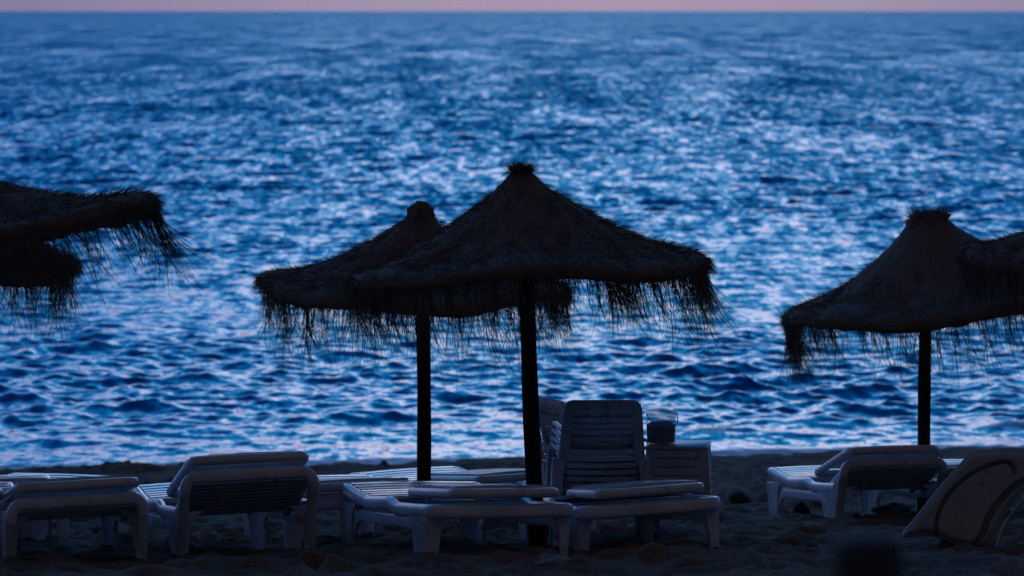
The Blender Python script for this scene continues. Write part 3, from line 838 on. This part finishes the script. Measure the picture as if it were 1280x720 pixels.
# ------------------------------------------------------------------ stones, driftwood and lumps on the sand
def lump(name, label, cat, px, py, w, h, mat, seed, dep=None, group=None, flat=0.35):
    rng = np.random.default_rng(seed)
    x, y, z = hit(px, py)
    n, mring = 26, 12; V = []
    for i in range(mring + 1):
        ph = math.pi * i / mring
        for k in range(n):
            a = 2 * math.pi * k / n
            r = 1 + 0.18 * math.sin(a * 2 + seed + ph * 2) + 0.12 * math.sin(a * 3 + ph * 3 + seed * 2) + 0.05 * math.sin(a * 7 + ph * 5)
            V.append((w/2 * r * math.sin(ph) * math.cos(a), (dep or w)/2 * r * math.sin(ph) * math.sin(a), h * (math.cos(ph) * r * 0.6 + flat)))
    idx = np.arange((mring + 1) * n).reshape(mring + 1, n)
    Q = np.stack([idx[:-1], idx[1:], np.roll(idx, -1, 1)[1:], np.roll(idx, -1, 1)[:-1]], -1).reshape(-1, 4)
    o = link(name, np_mesh(name, V, Q, mat)); o.location = (x, y + (dep or w)/2, z)
    o.rotation_euler = (0, 0, rng.uniform(-0.6, 0.6)); o['label'] = label; o['category'] = cat
    if group: o['group'] = group
    return o
lump('stone', 'dark stone alone on the sand right of the front loungers', 'stone', 925, 630, 0.15, 0.09, M_STONE, 3)
lump('stone', 'dark jagged stone under the foot end of the raised right lounger', 'stone', 1002, 647, 0.11, 0.10, M_STONE, 5)
lump('stone', 'flat pale stone beneath the front end of the blue lit lounger', 'stone', 692, 709, 0.19, 0.045, M_PALE, 8)
lump('stone', 'round pale stone seen between the legs of the blue lit lounger', 'stone', 562, 675, 0.12, 0.10, M_PALE, 10)
lump('stone', 'low wide stone under the raised lounger at right', 'stone', 1116, 647, 0.26, 0.08, M_STONE, 12)
lump('driftwood', 'short pale driftwood stick under the steeply raised lounger', 'driftwood', 276, 678, 0.19, 0.025, M_PALE, 14, dep=0.05)
lump('driftwood', 'small pale driftwood chip just behind the short stick', 'driftwood', 258, 666, 0.10, 0.03, M_PALE, 16, dep=0.05)

# ------------------------------------------------------------------ blurred post on the promenade
dp = 4.1
x = X(1084, dp); topz = CAMZ - (668 - HOR) / F * dp
m = MB(); w = 0.043
def sq(w, z): 
    c = w * 0.3
    return [(-w+c,-w,z),(w-c,-w,z),(w,-w+c,z),(w,w-c,z),(w-c,w,z),(-w+c,w,z),(-w,w-c,z),(-w,-w+c,z)]
H = topz - 3.31
m.loft([sq(w, 0), sq(w, H - 0.05), sq(w*0.97, H - 0.02), sq(w*0.8, H - 0.005), sq(w*0.4, H)])
o = m.build('wooden_post', M_STONE); o.location = (x, dp, 3.31)
o['label'] = 'dark out of focus wooden post top at the bottom edge'; o['category'] = 'post'

# ------------------------------------------------------------------ world, sun, camera
w = bpy.data.worlds.new('World'); scene.world = w; w.use_nodes = True
nt = w.node_tree; N = nt.nodes.new; L = nt.links.new
bg = nt.nodes['Background']
tc = N('ShaderNodeTexCoord'); sep = N('ShaderNodeSeparateXYZ'); L(tc.outputs['Generated'], sep.inputs[0])
asn = N('ShaderNodeMath'); asn.operation = 'ARCSINE'; L(sep.outputs['Z'], asn.inputs[0])
el = N('ShaderNodeMath'); el.operation = 'DIVIDE'; el.inputs[1].default_value = math.pi / 2; L(asn.outputs[0], el.inputs[0])
at = N('ShaderNodeMath'); at.operation = 'ARCTAN2'; L(sep.outputs['X'], at.inputs[0]); L(sep.outputs['Y'], at.inputs[1])
az = N('ShaderNodeMapRange'); az.inputs['From Min'].default_value = -math.pi; az.inputs['From Max'].default_value = math.pi; L(at.outputs[0], az.inputs['Value'])
def adeg(a): return (a + 180) / 360.0
def deg(a): return a / 90.0
rE = ramp(nt, el.outputs[0], [(0.0, (0.112, 0.110, 0.188)), (deg(2), (0.14, 0.135, 0.225)), (deg(5), (0.37, 0.39, 0.56)), (deg(9), (0.46, 0.54, 0.79)),
    (deg(14), (0.18, 0.46, 0.82)), (deg(21), (0.015, 0.35, 0.78)), (deg(32), (0.002, 0.18, 0.56)), (deg(50), (0.001, 0.032, 0.14)), (deg(90), (0.002, 0.005, 0.016))])
rA = ramp(nt, az.outputs[0], [(adeg(-180), (0.010, 0.010, 0.010)), (adeg(-115), (0.012, 0.012, 0.015)), (adeg(-88), (0.12, 0.11, 0.17)), (adeg(-60), (0.36, 0.35, 0.46)), (adeg(-30), (0.48, 0.53, 0.68)), (adeg(-9), (0.60, 0.66, 0.78)),
    (adeg(-3), (0.90, 0.92, 0.95)), (adeg(2), (1, 1, 1)), (adeg(6), (0.90, 0.92, 0.94)), (adeg(12), (0.66, 0.70, 0.78)), (adeg(30), (0.34, 0.40, 0.52)), (adeg(70), (0.06, 0.07, 0.11)), (adeg(110), (0.010, 0.011, 0.014)), (adeg(180), (0.010, 0.010, 0.010))])
mul = N('ShaderNodeVectorMath'); mul.operation = 'MULTIPLY'; L(rE.outputs['Color'], mul.inputs[0]); L(rA.outputs['Color'], mul.inputs[1])
sc_ = N('ShaderNodeVectorMath'); sc_.operation = 'SCALE'; sc_.inputs['Scale'].default_value = 2.3; L(mul.outputs[0], sc_.inputs[0])
sky = N('ShaderNodeTexSky'); sky.sky_type = 'NISHITA'; sky.sun_disc = False
sky.sun_elevation = math.radians(2); sky.sun_rotation = math.radians(2)
tint = N('ShaderNodeVectorMath'); tint.operation = 'MULTIPLY'; tint.inputs[1].default_value = (0.003, 0.004, 0.012); L(sky.outputs['Color'], tint.inputs[0])
bz = N('ShaderNodeMapRange'); bz.interpolation_type = 'SMOOTHSTEP'; bz.inputs['From Min'].default_value = 0.3; bz.inputs['From Max'].default_value = -0.3; L(sep.outputs['Y'], bz.inputs['Value'])
bu = N('ShaderNodeMapRange'); bu.interpolation_type = 'SMOOTHSTEP'; bu.inputs['From Min'].default_value = 0.12; bu.inputs['From Max'].default_value = 0.8; L(sep.outputs['Z'], bu.inputs['Value'])
bm = N('ShaderNodeMath'); bm.operation = 'MULTIPLY'; L(bz.outputs[0], bm.inputs[0]); L(bu.outputs[0], bm.inputs[1])
bs = N('ShaderNodeVectorMath'); bs.operation = 'SCALE'; bs.inputs[0].default_value = (0.062, 0.051, 0.047); L(bm.outputs[0], bs.inputs['Scale'])
ba = N('ShaderNodeVectorMath'); ba.operation = 'ADD'; L(bs.outputs[0], ba.inputs[0]); L(tint.outputs[0], ba.inputs[1]); tint = ba
add = N('ShaderNodeVectorMath'); add.operation = 'ADD'; L(sc_.outputs[0], add.inputs[0]); L(tint.outputs[0], add.inputs[1])
L(add.outputs[0], bg.inputs['Color']); bg.inputs['Strength'].default_value = 1.0

sun = bpy.data.lights.new('sun', 'SUN'); sun.energy = 0.014; sun.angle = math.radians(14); sun.color = (1.0, 0.86, 0.80)
so = bpy.data.objects.new('sun', sun); COL.objects.link(so)
so.rotation_euler = (math.radians(-(90 - 9)), 0, math.radians(-2))
so.location = (0, 30, 20)

cam = bpy.data.cameras.new('camera'); co = bpy.data.objects.new('camera', cam); COL.objects.link(co)
co.location = (0, 0, CAMZ); co.rotation_euler = (math.radians(90), 0, 0)
cam.sensor_width = 36; cam.lens = F / 1280 * 36
cam.shift_y = -(360 - HOR) / 1280
cam.clip_start = 0.1; cam.clip_end = 200000
cam.dof.use_dof = True; cam.dof.focus_distance = 18.2; cam.dof.aperture_fstop = 4.0
scene.camera = co
scene.render.engine = 'CYCLES'
scene.cycles.use_denoising = True
scene.cycles.max_bounces = 5
scene.cycles.transparent_max_bounces = 8
vs = scene.view_settings
vs.view_transform = 'Standard'; vs.look = 'None'; vs.exposure = 0; vs.gamma = 1; vs.use_curve_mapping = False
